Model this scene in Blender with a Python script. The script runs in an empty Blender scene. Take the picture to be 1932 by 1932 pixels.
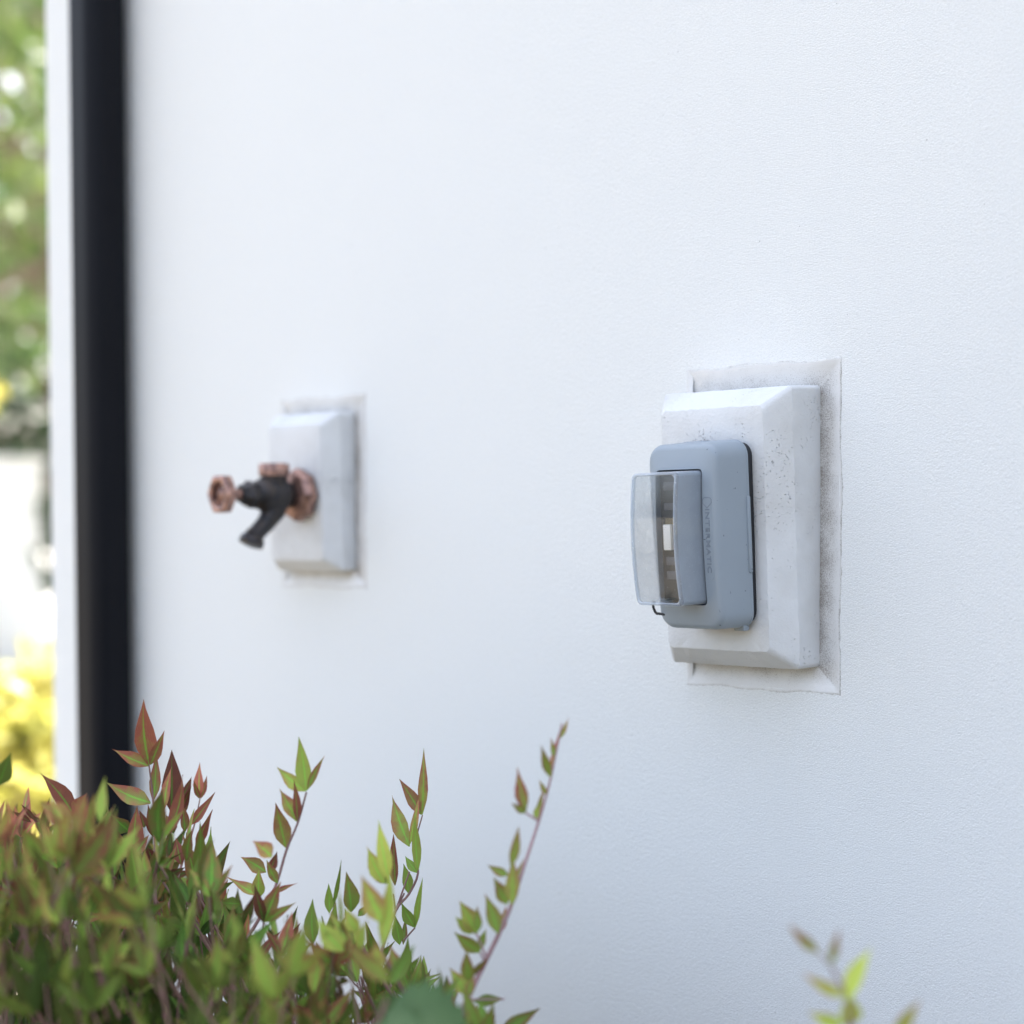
import bpy, bmesh, math, random
from mathutils import Vector, Matrix, Euler
R = math.radians
rnd = random.Random(7)
scene = bpy.context.scene

# ------------------------------------------------------------ camera, world, sun, exposure
F = 4025.0; PPV = 1186.0            # focal length and principal row, in units where the frame is 1932 wide
CAMZ = 0.78; D = 1.29; TH = R(40.7); PITCH = R(-2.5)
cam_d = bpy.data.cameras.new("camera"); cam = bpy.data.objects.new("camera", cam_d)
scene.collection.objects.link(cam); scene.camera = cam
fwd = Vector((-math.cos(TH)*math.cos(PITCH), math.sin(TH)*math.cos(PITCH), math.sin(PITCH)))
q = fwd.to_track_quat('-Z', 'Y')
CM = Matrix.Translation((0, -D, CAMZ)) @ q.to_matrix().to_4x4() @ Matrix.Rotation(R(-0.15), 4, 'Z')
cam.matrix_world = CM
cam_d.sensor_fit = 'HORIZONTAL'; cam_d.sensor_width = 24; cam_d.lens = 24*F/1932
cam_d.shift_y = (PPV-966)/1932
cam_d.clip_start = 0.02; cam_d.clip_end = 600
cam_d.dof.use_dof = True; cam_d.dof.focus_distance = 1.67; cam_d.dof.aperture_fstop = 2.3
scene.render.resolution_x = scene.render.resolution_y = 1024
scene.render.engine = 'CYCLES'

SUN_EL = R(56); sv = Vector((-0.30, 0.954, 0)).normalized()*math.cos(SUN_EL) + Vector((0, 0, math.sin(SUN_EL)))
w = bpy.data.worlds.new("World"); scene.world = w; w.use_nodes = True
nt = w.node_tree; nt.nodes.clear()
sky = nt.nodes.new('ShaderNodeTexSky'); sky.sky_type = 'NISHITA'; sky.sun_disc = False
sky.sun_elevation = SUN_EL; sky.sun_rotation = math.atan2(sv.x, sv.y)
sky.dust_density = 6.0; sky.air_density = 0.9; sky.ozone_density = 0.6
bg = nt.nodes.new('ShaderNodeBackground'); bg.inputs[1].default_value = 0.15
wo = nt.nodes.new('ShaderNodeOutputWorld')
hs = nt.nodes.new('ShaderNodeHueSaturation'); hs.inputs['Saturation'].default_value = .64   # thin bright haze over the blue
nt.links.new(sky.outputs[0], hs.inputs['Color']); nt.links.new(hs.outputs[0], bg.inputs[0]); nt.links.new(bg.outputs[0], wo.inputs[0])
sun_d = bpy.data.lights.new("sun", 'SUN'); sun_d.energy = 3.6; sun_d.angle = R(0.5); sun_d.color = (1, .95, .87)
sun = bpy.data.objects.new("sun", sun_d); scene.collection.objects.link(sun)
sun.rotation_euler = (-sv).to_track_quat('-Z', 'Y').to_euler()
scene.view_settings.view_transform = 'Standard'; scene.view_settings.look = 'None'
scene.view_settings.gamma = 1; scene.view_settings.exposure = 2.37

# ------------------------------------------------------------ helpers
def ray(u, v):
    return CM.to_3x3() @ Vector(((u-966)/F, -(v-PPV)/F, -1))
def atz(u, v, z):                    # point at depth z on the sight line through (u, v)
    return CM.translation + ray(u, v)*z
def aty(u, v, y=0.0):                # point on the plane y = const
    d = ray(u, v); return CM.translation + d*((y-CM.translation.y)/d.y)
def link(o, parent=None):
    scene.collection.objects.link(o)
    if parent: o.parent = parent
    return o
def tag(o, label=None, cat=None, group=None, kind=None):
    if label: o['label'] = label
    if cat: o['category'] = cat
    if group: o['group'] = group
    if kind: o['kind'] = kind
    return o
def empty(name, loc=(0,0,0), rot=(0,0,0)):
    o = bpy.data.objects.new(name, None); o.location = loc; o.rotation_euler = rot
    o.empty_display_size = .05
    return link(o)
def mobj(name, bm, mats, parent=None, smooth=True, ang=35, loc=None, rot=None):
    me = bpy.data.meshes.new(name); bm.normal_update(); bm.to_mesh(me); bm.free()
    for m in (mats if isinstance(mats, (list, tuple)) else [mats]): me.materials.append(m)
    if smooth:
        me.shade_smooth(); me.set_sharp_from_angle(angle=R(ang))
    o = bpy.data.objects.new(name, me)
    if loc is not None: o.location = loc
    if rot is not None: o.rotation_euler = rot
    return link(o, parent)
def box(bm, x0, x1, y0, y1, z0, z1):
    vs = [bm.verts.new((x, y, z)) for x in (x0, x1) for y in (y0, y1) for z in (z0, z1)]
    for f in ((0,1,3,2),(4,6,7,5),(0,4,5,1),(2,3,7,6),(0,2,6,4),(1,5,7,3)):
        bm.faces.new([vs[i] for i in f])
def bevel_all(bm, off, seg=3):
    bmesh.ops.recalc_face_normals(bm, faces=bm.faces)
    bmesh.ops.bevel(bm, geom=list(bm.edges), offset=off, segments=seg, profile=.5, affect='EDGES')
def rrect(x0, x1, z0, z1, r, n=6, m=6):
    """rounded rectangle, constant vertex count: 4 corners of n+1 points, m extra points per side"""
    pts = []
    cs = [((x1-r, z1-r), 0), ((x0+r, z1-r), 90), ((x0+r, z0+r), 180), ((x1-r, z0+r), 270)]
    for i, (c, a) in enumerate(cs):
        for k in range(n+1):
            t = R(a + 90*k/n); pts.append((c[0]+r*math.cos(t), c[1]+r*math.sin(t)))
        nc, na = cs[(i+1) % 4]; nx = (nc[0]+r*math.cos(R(na)), nc[1]+r*math.sin(R(na)))
        for k in range(1, m+1):
            t = k/(m+1); pts.append((pts[-1][0] if 0 else (1-t)*(c[0]+r*math.cos(R(a+90)))+t*nx[0],
                                     (1-t)*(c[1]+r*math.sin(R(a+90)))+t*nx[1]))
    return pts
def loft(bm, rings, closed=True, cap0=False, cap1=False):
    vr = [[bm.verts.new(p) for p in r] for r in rings]
    for a, b in zip(vr, vr[1:]):
        n = len(a)
        for i in range(n if closed else n-1):
            j = (i+1) % n
            bm.faces.new((a[i], a[j], b[j], b[i]))
    if cap0: bm.faces.new(list(reversed(vr[0])))
    if cap1: bm.faces.new(vr[-1])
    return vr
def lathe(bm, o, d, prof, seg=28, cap=True):
    o = Vector(o); d = Vector(d).normalized()
    a = d.orthogonal().normalized(); b = d.cross(a)
    rings = [[o + d*t + (a*math.cos(2*math.pi*i/seg)+b*math.sin(2*math.pi*i/seg))*r for i in range(seg)] for t, r in prof]
    loft(bm, rings, cap0=cap, cap1=cap)
def tube(bm, pts, rads, seg=7):
    pts = [Vector(p) for p in pts]; rings = []
    for i, p in enumerate(pts):
        d = (pts[min(i+1, len(pts)-1)] - pts[max(i-1, 0)]).normalized()
        a = d.cross(Vector((.3, .9, .2))).normalized(); b = d.cross(a)
        r = rads[i] if isinstance(rads, (list, tuple)) else rads
        rings.append([p + (a*math.cos(2*math.pi*k/seg)+b*math.sin(2*math.pi*k/seg))*r for k in range(seg)])
    loft(bm, rings, cap0=True, cap1=True)

# ---- material helpers
class Mat:
    def __init__(s, name):
        s.m = bpy.data.materials.new(name); s.m.use_nodes = True; s.t = s.m.node_tree
        s.p = s.t.nodes['Principled BSDF']; s.out = s.t.nodes['Material Output']
        s.tc = s.t.nodes.new('ShaderNodeTexCoord')
    def n(s, typ, **kw):
        x = s.t.nodes.new(typ)
        for k, v in kw.items(): setattr(x, k, v)
        return x
    def l(s, a, b): s.t.links.new(a, b)
    def noise(s, scale, detail=3, rough=.5, vec=None):
        x = s.n('ShaderNodeTexNoise'); x.inputs['Scale'].default_value = scale
        x.inputs['Detail'].default_value = detail; x.inputs['Roughness'].default_value = rough
        s.l(vec or s.tc.outputs['Object'], x.inputs['Vector']); return x.outputs['Fac']
    def ramp(s, fac, stops):
        x = s.n('ShaderNodeValToRGB'); s.l(fac, x.inputs[0]); e = x.color_ramp.elements
        while len(e) < len(stops): e.new(.5)
        for i, (p, c) in enumerate(stops):
            e[i].position = p; e[i].color = (c[0], c[1], c[2], 1) if isinstance(c, tuple) else (c, c, c, 1)
        return x.outputs[0]
    def mix(s, fac, a, b, mode='MIX'):
        x = s.n('ShaderNodeMix', data_type='RGBA', blend_type=mode)
        for idx, v in ((0, fac), (6, a), (7, b)):
            sock = x.inputs[idx]
            if isinstance(v, (int, float)): sock.default_value = v if idx == 0 else (v, v, v, 1)
            elif isinstance(v, tuple): sock.default_value = (*v, 1)
            else: s.l(v, sock)
        return x.outputs[2]
    def math(s, op, a, b=0.0, clamp=False):
        x = s.n('ShaderNodeMath', operation=op, use_clamp=clamp)
        for i, v in enumerate((a, b)):
            if isinstance(v, (int, float)): x.inputs[i].default_value = v
            else: s.l(v, x.inputs[i])
        return x.outputs[0]
    def bump(s, h, dist, strength=1.0, normal=None):
        x = s.n('ShaderNodeBump'); x.inputs['Strength'].default_value = strength; x.inputs['Distance'].default_value = dist
        s.l(h, x.inputs['Height'])
        if normal: s.l(normal, x.inputs['Normal'])
        return x.outputs[0]
    def set(s, color=None, rough=None, metal=None, normal=None, spec=None):
        for nm, v in (('Base Color', color), ('Roughness', rough), ('Metallic', metal), ('Normal', normal), ('Specular IOR Level', spec)):
            if v is None: continue
            if isinstance(v, tuple): s.p.inputs[nm].default_value = (*v, 1)
            elif isinstance(v, (int, float)): s.p.inputs[nm].default_value = v
            else: s.l(v, s.p.inputs[nm])
        return s

# stucco
M = Mat('white_stucco')
fine = M.noise(820, 2, .65); mid = M.noise(330, 3, .6); big = M.noise(3.0, 2)
h = M.math('ADD', M.math('MULTIPLY', fine, 1.0), M.math('MULTIPLY', mid, .6))
spk = M.ramp(M.noise(260, 1, .5), [(0.0, .35), (.18, .35), (.215, 1.0)])
col = M.mix(M.math('MULTIPLY', big, .5), (.845, .868, .865), (.81, .835, .835))
col = M.mix(.7, col, spk, 'MULTIPLY'); col = M.mix(1.0, col, M.ramp(M.noise(560, 3, .7), [(.30, .90), (.62, 1.0)]), 'MULTIPLY')
M.set(col, .85, normal=M.bump(M.noise(14, 2), .004, .12, M.bump(h, .0012, .85)), spec=.25)
stucco = M.m
# smooth, dirty plaster border; attribute "dirt" is 1 beside the block, 0 at the outer edge
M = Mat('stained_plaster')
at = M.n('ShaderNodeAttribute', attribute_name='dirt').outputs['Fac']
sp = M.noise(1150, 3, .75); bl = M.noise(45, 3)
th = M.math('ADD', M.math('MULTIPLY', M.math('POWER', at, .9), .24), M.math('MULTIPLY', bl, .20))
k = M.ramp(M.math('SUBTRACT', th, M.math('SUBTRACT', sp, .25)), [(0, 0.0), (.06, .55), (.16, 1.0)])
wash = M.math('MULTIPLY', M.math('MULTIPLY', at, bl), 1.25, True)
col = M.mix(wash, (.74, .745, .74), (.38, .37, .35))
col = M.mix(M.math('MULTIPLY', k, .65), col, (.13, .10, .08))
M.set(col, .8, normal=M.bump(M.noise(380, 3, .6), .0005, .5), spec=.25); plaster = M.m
# painted, pitted concrete block
M = Mat('pitted_white_concrete')
v = M.n('ShaderNodeTexVoronoi'); v.inputs['Scale'].default_value = 400; v.inputs['Randomness'].default_value = 1
nv = M.n('ShaderNodeVectorMath', operation='ADD')
n1 = M.n('ShaderNodeTexNoise'); n1.inputs['Scale'].default_value = 90; M.l(M.tc.outputs['Object'], n1.inputs['Vector'])
sc = M.n('ShaderNodeVectorMath', operation='SCALE'); sc.inputs['Scale'].default_value = .008
M.l(n1.outputs['Color'], sc.inputs[0]); M.l(M.tc.outputs['Object'], nv.inputs[0]); M.l(sc.outputs[0], nv.inputs[1])
M.l(nv.outputs[0], v.inputs['Vector'])
pat = M.noise(28, 3, .6)
rad = M.math('MULTIPLY', M.math('SUBTRACT', pat, .35, True), .95)
pit = M.math('SUBTRACT', rad, v.outputs['Distance'], True)
pit = M.math('MULTIPLY', pit, 4, True)
st = M.noise(12, 4, .6)
col = M.mix(M.ramp(st, [(.42, 0.), (.75, 1.)]), (.70, .72, .735), (.58, .585, .58))
col = M.mix(M.math('MULTIPLY', pit, .35), col, (.30, .33, .36))
hh = M.math('SUBTRACT', M.math('MULTIPLY', M.noise(420, 3, .65), .35), pit)
M.set(col, .75, normal=M.bump(hh, .0016, .9), spec=.3); concrete = M.m
# grey plastic
def plastic(name, c, rough=.42, b=.00012):
    M = Mat(name)
    fl = M.ramp(M.noise(310, 1), [(.20, .0), (.235, 1.0)])
    col = M.mix(M.noise(30, 3), tuple(x*.93 for x in c), tuple(x*1.06 for x in c))
    col = M.mix(fl, tuple(x*.35 for x in c), col)
    M.set(col, M.ramp(M.noise(60, 3), [(0, rough*.8), (1, rough*1.25)]), normal=M.bump(M.noise(1400, 2), b, .5)); return M.m
grey = plastic('grey_plastic', (.285, .335, .385))
emboss_shade = plastic('emboss_shade_grey', (.205, .24, .285))  # same molded plastic, shade of the raised edges painted in as darker grey
dark_rubber = plastic('dark_gasket', (.02, .022, .026), .6)
inner_dark = plastic('dark_socket_plastic', (.018, .016, .014), .35)
band_grey = plastic('grey_socket_band', (.09, .09, .10), .4)
white_pl = plastic('white_socket_plastic', (.8, .78, .74), .35)
tan_pl = plastic('tan_plastic', (.45, .36, .17), .5)
# clear plastic
def clear(name, tint, haze, hazecol, rough=.03, var=.4):
    M = Mat(name); t = M.t; t.nodes.remove(M.p)
    tr = M.n('ShaderNodeBsdfTransparent'); tr.inputs[0].default_value = (*tint, 1)
    gl = M.n('ShaderNodeBsdfGlossy'); gl.inputs['Roughness'].default_value = rough; gl.inputs[0].default_value = (1, 1, 1, 1)
    df = M.n('ShaderNodeBsdfDiffuse'); df.inputs[0].default_value = (*hazecol, 1)
    fr = M.n('ShaderNodeLayerWeight'); fr.inputs[0].default_value = .5
    frs = M.math('ADD', .05, M.math('MULTIPLY', M.math('POWER', fr.outputs['Facing'], 5.0), .9), True)
    sm = M.ramp(M.noise(55, 4, .7), [(.3, haze*(1-var)), (.7, haze*(1+var))])
    ds = M.ramp(M.noise(700, 2, .6), [(.66, 0.0), (.72, .35)])
    m1 = M.n('ShaderNodeMixShader'); M.l(M.math('ADD', sm, ds, True), m1.inputs[0]); M.l(tr.outputs[0], m1.inputs[1]); M.l(df.outputs[0], m1.inputs[2])
    m2 = M.n('ShaderNodeMixShader'); M.l(frs, m2.inputs[0]); M.l(m1.outputs[0], m2.inputs[1]); M.l(gl.outputs[0], m2.inputs[2])
    M.l(m2.outputs[0], M.out.inputs[0]); return M.m
clear_pane = clear('clear_pane', (.97, .98, .98), .055, (.6, .64, .66), .02, .7)
smoky = clear('lit_side_wall', (.93, .95, .97), .42, (.72, .76, .80), .2, .25)  # copy of the side plastic, paled for light coming through the left
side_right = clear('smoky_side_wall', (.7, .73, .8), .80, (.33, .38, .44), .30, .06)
rim_mat = clear('rim_highlight', (.85, .9, .95), .35, (.66, .72, .80), .06, .1)  # specular line along the rim painted as pale haze
# metals
M = Mat('aged_copper')
c = M.mix(M.ramp(M.noise(160, 4, .6), [(.35, 0.), (.65, 1.)]), (.50, .30, .24), (.15, .09, .08))
M.set(c, .40, .7, normal=M.bump(M.noise(420, 3), .0005, .5)); copper = M.m
M = Mat('dark_bronze')
c = M.mix(M.ramp(M.noise(120, 4, .6), [(.4, 0.), (.75, 1.)]), (.022, .022, .027), (.06, .045, .035))
M.set(c, .42, .35, normal=M.bump(M.noise(420, 3), .0004, .5)); bronze = M.m
M = Mat('black_painted_metal')
M.set(M.mix(M.noise(9, 3), (.003, .0036, .006), (.005, .006, .010)), .45, spec=.14, normal=M.bump(M.noise(40, 2), .0006, .25)); blackmetal = M.m
# leaves : uv (x across 0..1, y along 0..1), attribute "tone" r = redness, g = value, b = yellowness
def leafmat(name, trans=.22):
    M = Mat(name)
    uv = M.n('ShaderNodeSeparateXYZ'); M.l(M.tc.outputs['UV'], uv.inputs[0])
    ta = M.n('ShaderNodeAttribute', attribute_name='tone'); ts = M.n('ShaderNodeSeparateColor'); M.l(ta.outputs['Color'], ts.inputs[0])
    ac = M.math('ABSOLUTE', M.math('SUBTRACT', uv.outputs[0], .5))          # 0 at the midrib, .5 at the edge
    n = M.noise(120, 4, .6)
    red = M.math('ADD', M.math('ADD', M.math('MULTIPLY', ac, .9), M.math('MULTIPLY', uv.outputs[1], .45)),
                 M.math('MULTIPLY', M.math('SUBTRACT', n, .5), 1.3))
    red = M.math('ADD', M.math('SUBTRACT', red, .80), M.math('MULTIPLY', ts.outputs[0], 1.35))
    red = M.ramp(red, [(0.05, 0.), (.75, 1.)])
    g = M.mix(ts.outputs[2], (.050, .140, .018), (.30, .30, .05))
    g = M.mix(M.math('MULTIPLY', n, .6), g, (.11, .19, .035))
    c = M.mix(red, g, M.mix(n, (.30, .085, .05), (.17, .035, .04)))
    wv = M.n('ShaderNodeTexWave'); wv.inputs['Scale'].default_value = 5; wv.inputs['Distortion'].default_value = 2.5
    mp = M.n('ShaderNodeCombineXYZ'); M.l(M.math('ADD', M.math('MULTIPLY', uv.outputs[1], 1.0), M.math('MULTIPLY', ac, -.9)), mp.inputs[0]); M.l(mp.outputs[0], wv.inputs[0])
    c = M.mix(M.math('MULTIPLY', wv.outputs['Fac'], .16), c, (.30, .33, .14))
    rib = M.ramp(M.math('ADD', ac, M.math('MULTIPLY', uv.outputs[1], .035)), [(0.03, 1.), (.085, 0.)])
    c = M.mix(M.math('MULTIPLY', rib, .7), c, (.14, .36, .045))
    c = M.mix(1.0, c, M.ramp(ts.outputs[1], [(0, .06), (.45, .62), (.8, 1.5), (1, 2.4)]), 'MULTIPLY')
    nr = M.bump(M.math('ADD', wv.outputs['Fac'], n), .0006, .35)
    M.set(c, .48, normal=nr, spec=.2)
    tl = M.n('ShaderNodeBsdfTranslucent'); M.l(c, tl.inputs[0]); mx = M.n('ShaderNodeMixShader'); mx.inputs[0].default_value = trans
    M.l(M.p.outputs[0], mx.inputs[1]); M.l(tl.outputs[0], mx.inputs[2]); M.l(mx.outputs[0], M.out.inputs[0]); return M.m
leaf_m = leafmat('red_green_leaf', .15)
M = Mat('purple_stem'); M.set(M.mix(M.noise(60, 3), (.20, .09, .09), (.24, .15, .12)), .55); stem_m = M.m
M = Mat('pink_stem'); M.set(M.mix(M.noise(60, 3), (.38, .25, .27), (.30, .16, .17)), .5); pinkstem_m = M.m
def simple(name, a, b, sc, rough=.7, trans=0, bump=None):
    M = Mat(name); c = M.mix(M.ramp(M.noise(sc, 4), [(.3, 0.), (.7, 1.)]), a, b); M.set(c, rough)
    if bump: M.l(M.bump(M.noise(bump[0], 4), bump[1], .8), M.p.inputs['Normal'])
    if trans:
        tl = M.n('ShaderNodeBsdfTranslucent'); M.l(c, tl.inputs[0]); mx = M.n('ShaderNodeMixShader'); mx.inputs[0].default_value = trans
        M.l(M.p.outputs[0], mx.inputs[1]); M.l(tl.outputs[0], mx.inputs[2]); M.l(mx.outputs[0], M.out.inputs[0])
    return M.m
broad_m = simple('broad_leaf_green', (.03, .085, .016), (.045, .11, .025), 60, .6, .12)
tree_leaf = simple('tree_leaf', (.05, .12, .025), (.13, .21, .05), 1.2, .5, .4)
olive_leaf = simple('olive_leaf', (.07, .13, .03), (.16, .20, .06), 1.6, .5, .4)
dark_leaf = simple('dark_leaf', (.02, .045, .015), (.04, .08, .03), 1.2, .5, .15)
yellow_leaf = simple('yellow_leaf', (.60, .52, .16), (.30, .32, .05), 9, .5, .45)
bark = simple('bark', (.13, .09, .06), (.22, .17, .13), 14, .9, 0, (30, .02))
soil = simple('soil_ground', (.10, .085, .06), (.15, .13, .10), 2.2, .95, 0, (60, .02))
paving = simple('pale_concrete', (.52, .51, .48), (.60, .59, .57), 3, .85, 0, (90, .004))
render_w = simple('white_render', (.80, .80, .79), (.74, .74, .73), 3, .85, 0, (200, .002))

# ------------------------------------------------------------ setting
def sheet(name, x0, x1, y0, y1, z, m, nx=1):
    bm = bmesh.new()
    f = bm.faces.new([bm.verts.new(p) for p in ((x0, y0, z), (x1, y0, z), (x1, y1, z), (x0, y1, z))])
    return tag(mobj(name, bm, m, smooth=False), kind='structure')
sheet('ground', -220, 220, -220, 220, 0, soil)
sheet('driveway', -90, -3.2, 1.2, 60, .004, paving)

# ------------------------------------------------------------ house wall, with the two recesses cut out
CORNER = aty(97, 950).x
near = dict(r=(aty(1300, 900).x, aty(1583, 990).x, aty(1583, 1306).z, aty(1583, 680).z),
            b=(aty(1300, 990).x, aty(1541, 990).x, aty(1538, 1259).z, aty(1541, 727).z))
far = dict(r=(aty(534, 930).x, aty(688, 930).x, aty(686, 1106).z, aty(686, 747).z),
           b=(aty(541, 930).x, aty(664, 930).x, aty(664, 1078).z, aty(664, 776).z))
hw = empty('house_wall', (CORNER, 0, 0))
tag(hw, 'smooth white stucco house wall that carries the tap and the grey socket cover', 'wall')
bm = bmesh.new()
XR, YB, ZT = 5.0, 5.0, 2.6
xs = sorted([CORNER, XR, near['r'][0], near['r'][1], far['r'][0], far['r'][1]])
zs = sorted([0, ZT, near['r'][2], near['r'][3], far['r'][2], far['r'][3]])
vg = {(i, j): bm.verts.new((x, 0, z)) for i, x in enumerate(xs) for j, z in enumerate(zs)}
for i in range(len(xs)-1):
    for j in range(len(zs)-1):
        cx, cz = (xs[i]+xs[i+1])/2, (zs[j]+zs[j+1])/2
        if any(r[0] < cx < r[1] and r[2] < cz < r[3] for r in (near['r'], far['r'])): continue
        bm.faces.new((vg[i, j], vg[i+1, j], vg[i+1, j+1], vg[i, j+1]))
for (a, b) in (((CORNER, 0), (CORNER, YB)), ((CORNER, YB), (XR, YB)), ((XR, YB), (XR, 0))):
    bm.faces.new([bm.verts.new(p) for p in ((a[0], a[1], 0), (b[0], b[1], 0), (b[0], b[1], ZT), (a[0], a[1], ZT))])
bm.faces.new([bm.verts.new(p) for p in ((CORNER, 0, ZT), (XR, 0, ZT), (XR, YB, ZT), (CORNER, YB, ZT))])
w_o = mobj('stucco_face', bm, stucco, smooth=False); w_o.parent = hw; w_o.location = (-CORNER, 0, 0)

def border(r, b, seed, lab, depth=.004):
    rn = random.Random(seed); bm = bmesh.new(); dl = bm.verts.layers.float.new('dirt'); NS = 60
    def loop(x0, x1, z0, z1, y, jit):
        pts = []
        for (p, q_) in (((x0, z0), (x1, z0)), ((x1, z0), (x1, z1)), ((x1, z1), (x0, z1)), ((x0, z1), (x0, z0))):
            for k in range(NS):
                t = k/NS; e = rn.gauss(0, jit) if 0 < k else 0
                dx, dz = q_[0]-p[0], q_[1]-p[1]; L = math.hypot(dx, dz)
                wob = .0008*math.sin(t*9+seed)+.0005*math.sin(t*23+seed*2) if jit else 0
                pts.append((p[0]+dx*t+dz/L*(e+wob), y, p[1]+dz*t-dx/L*(e+wob)))
        return pts
    o = .0025
    # lip laid over the stucco, bead, trough, and the floor that runs in behind the block
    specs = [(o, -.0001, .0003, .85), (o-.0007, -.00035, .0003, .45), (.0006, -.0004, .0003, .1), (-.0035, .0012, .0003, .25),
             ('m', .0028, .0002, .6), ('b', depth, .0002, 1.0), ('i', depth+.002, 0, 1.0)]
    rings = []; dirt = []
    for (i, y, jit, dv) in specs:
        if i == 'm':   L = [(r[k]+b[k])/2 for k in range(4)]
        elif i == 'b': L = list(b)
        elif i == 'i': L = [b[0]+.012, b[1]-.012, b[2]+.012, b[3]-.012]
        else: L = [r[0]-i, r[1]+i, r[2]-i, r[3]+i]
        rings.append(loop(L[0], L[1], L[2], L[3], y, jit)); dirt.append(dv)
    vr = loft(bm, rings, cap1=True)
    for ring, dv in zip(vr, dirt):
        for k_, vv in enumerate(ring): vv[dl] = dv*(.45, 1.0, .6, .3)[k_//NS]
    ob = mobj('recess_border', bm, plaster); ob.parent = hw; ob.location = (-CORNER, 0, 0)
    ob['label'] = lab
border(near['r'], near['b'], 3, 'dirt-speckled smooth plaster border around the nearer block')
border(far['r'], far['b'], 8, 'smooth plaster border around the farther block')

# downspout : dark, rounded
DX = aty(265, 950).x
bm = bmesh.new()
def dsp(z, g=0):
    return [(x, y, z) for x, y in rrect(DX-.062-g, DX+g, -.059-g, -.007, .018, 8, 3)]
loft(bm, [dsp(0.12), dsp(2.56)], cap0=True, cap1=True)
loft(bm, [[(x, y-.0, z) for x, y in rrect(DX-.065, DX+.003, -.062, -.003, .019, 8, 3)] for z in (2.2, 2.25)], cap0=True, cap1=True)
tag(mobj('downspout', bm, blackmetal, ang=60), 'black rounded metal downspout running up the white wall near its corner', 'downspout')

# ------------------------------------------------------------ mounting blocks
def block(bd, d0, tilt, inset, chd, lab):
    """bd = extents on the wall; front outer edge at depth d0; chamfer to inset/chd"""
    x0, x1, z0, z1 = bd; cx, cz = (x0+x1)/2, (z0+z1)/2; hx, hz = (x1-x0)/2, (z1-z0)/2
    rn = random.Random(int(hx*1e5)); bm = bmesh.new(); rings = []
    for (ins, y, r) in ((0, .03, .004), (0, -d0*.5, .004), (0, -d0+.0006, .004), (.0004, -d0-.0002, .004), (inset-.0005, -d0-chd+.0003, .006), (inset+.0004, -d0-chd, .006), (inset+.01, -d0-chd, .006)):
        ring = []
        for (x, z) in rrect(-hx+ins, hx-ins, -hz+ins, hz-ins, r, 4, 40):
            j = .00013
            ring.append((x+rn.gauss(0, j), y+rn.gauss(0, j*.5)*(y < 0), z+rn.gauss(0, j)))
        rings.append(ring)
    loft(bm, rings, cap1=True)
    o = mobj('mounting_block', bm, concrete, ang=22, loc=(cx, 0, cz), rot=(tilt, 0, 0))
    return tag(o, lab, 'mounting block', 'concrete blocks set in the wall')
T1 = R(2.7)
nb = block(near['b'], .0250, T1, .0150, .0185, 'larger pitted white concrete block behind the grey socket cover')
block(far['b'], .0140, R(1.5), .0120, .0155, 'smaller white concrete block behind the garden tap')

# ------------------------------------------------------------ outlet cover
cz = (near['b'][2]+near['b'][3])/2; cx = (near['b'][0]+near['b'][1])/2
def yfront(z): return -.0475 - math.tan(T1)*(z-cz)
y0 = yfront(cz)
# extents found on the front plane
def solvex(u, y): return aty(u, 1000, y).x
BX1 = solvex(1416, -.0475); BX0 = solvex(1233, -.0475-.033)
BZT = aty(1400, 827, -.07).z; BZB = aty(1400, 1187, -.065).z
oc = empty('outlet_cover', ((BX0+BX1)/2+.0025, y0-.0022, (BZT+BZB)/2), (T1+R(0.7), 0, 0))
tag(oc, 'grey plastic weatherproof socket cover with clear bubble lens on the nearer concrete block', 'socket cover')
hx, hz = (BX1-BX0)/2, (BZT-BZB)/2
LX0 = solvex(1200, -.108)-oc.location.x+.0022; LX1 = solvex(1334, -.080)-oc.location.x+.0028
LZT = aty(1300, 880, -.088).z - oc.location.z - .0; LZB = aty(1300, 1137, -.085).z - oc.location.z
DEP = .034
def bow(z, k=.0035): return -k*(1-(z/hz)**2)
bm = bmesh.new(); rings = []
for (ins, d, r) in ((-.0004, .0004, .013), (-.0004, .0016, .013), (0, .0018, .013), (.0010, DEP-.0050, .013), (.0014, DEP-.0034, .0128), (.0024, DEP-.0016, .0118), (.0040, DEP-.0005, .0105), (.0058, DEP, .009)):
    f = min(1, d/DEP)
    rings.append([(x-(.0035*z/hz if x < -hx*.3 else 0), -d+bow(z)*f, z) for x, z in rrect(-hx+ins, hx-ins, -hz+ins, hz-ins, r, 6, 14)])
hole = rrect(LX0, LX1, LZB, LZT, .004, 6, 14)
HL = max(LX0, -hx+.0066)
hole = rrect(HL, LX1, LZB, LZT, .004, 6, 14)
rings.append([(x, -DEP+bow(z), z) for x, z in hole])
rings.append([(x, -.004, z) for x, z in hole])
loft(bm, rings, cap1=True)
for fz in (0,):
    pass
mobj('housing', bm, grey, oc, ang=50)
# gasket behind, near-black to carry the shadow of the gap as well
bm = bmesh.new()
loft(bm, [[(x, y, z) for x, z in rrect(-hx+.003, hx-.0022, -hz+.003, hz-.002, .011)] for y in (.014, -.0008)], cap0=True, cap1=True)
mobj('gasket', bm, dark_rubber, oc)
# hinge tab on the right edge, corner foot
bm = bmesh.new(); zt = aty(1420, 935, -.05).z-oc.location.z; zb = aty(1420, 1080, -.05).z-oc.location.z
box(bm, hx-.001, hx+.0016, -.0040, -.0004, zb, zt); bevel_all(bm, .0009, 2); mobj('hinge_tab', bm, grey, oc)
bm = bmesh.new(); box(bm, hx-.017, hx-.006, -.006, .0005, -hz-.0022, -hz+.003); bevel_all(bm, .0008, 2); mobj('foot_tab', bm, grey, oc)
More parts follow.
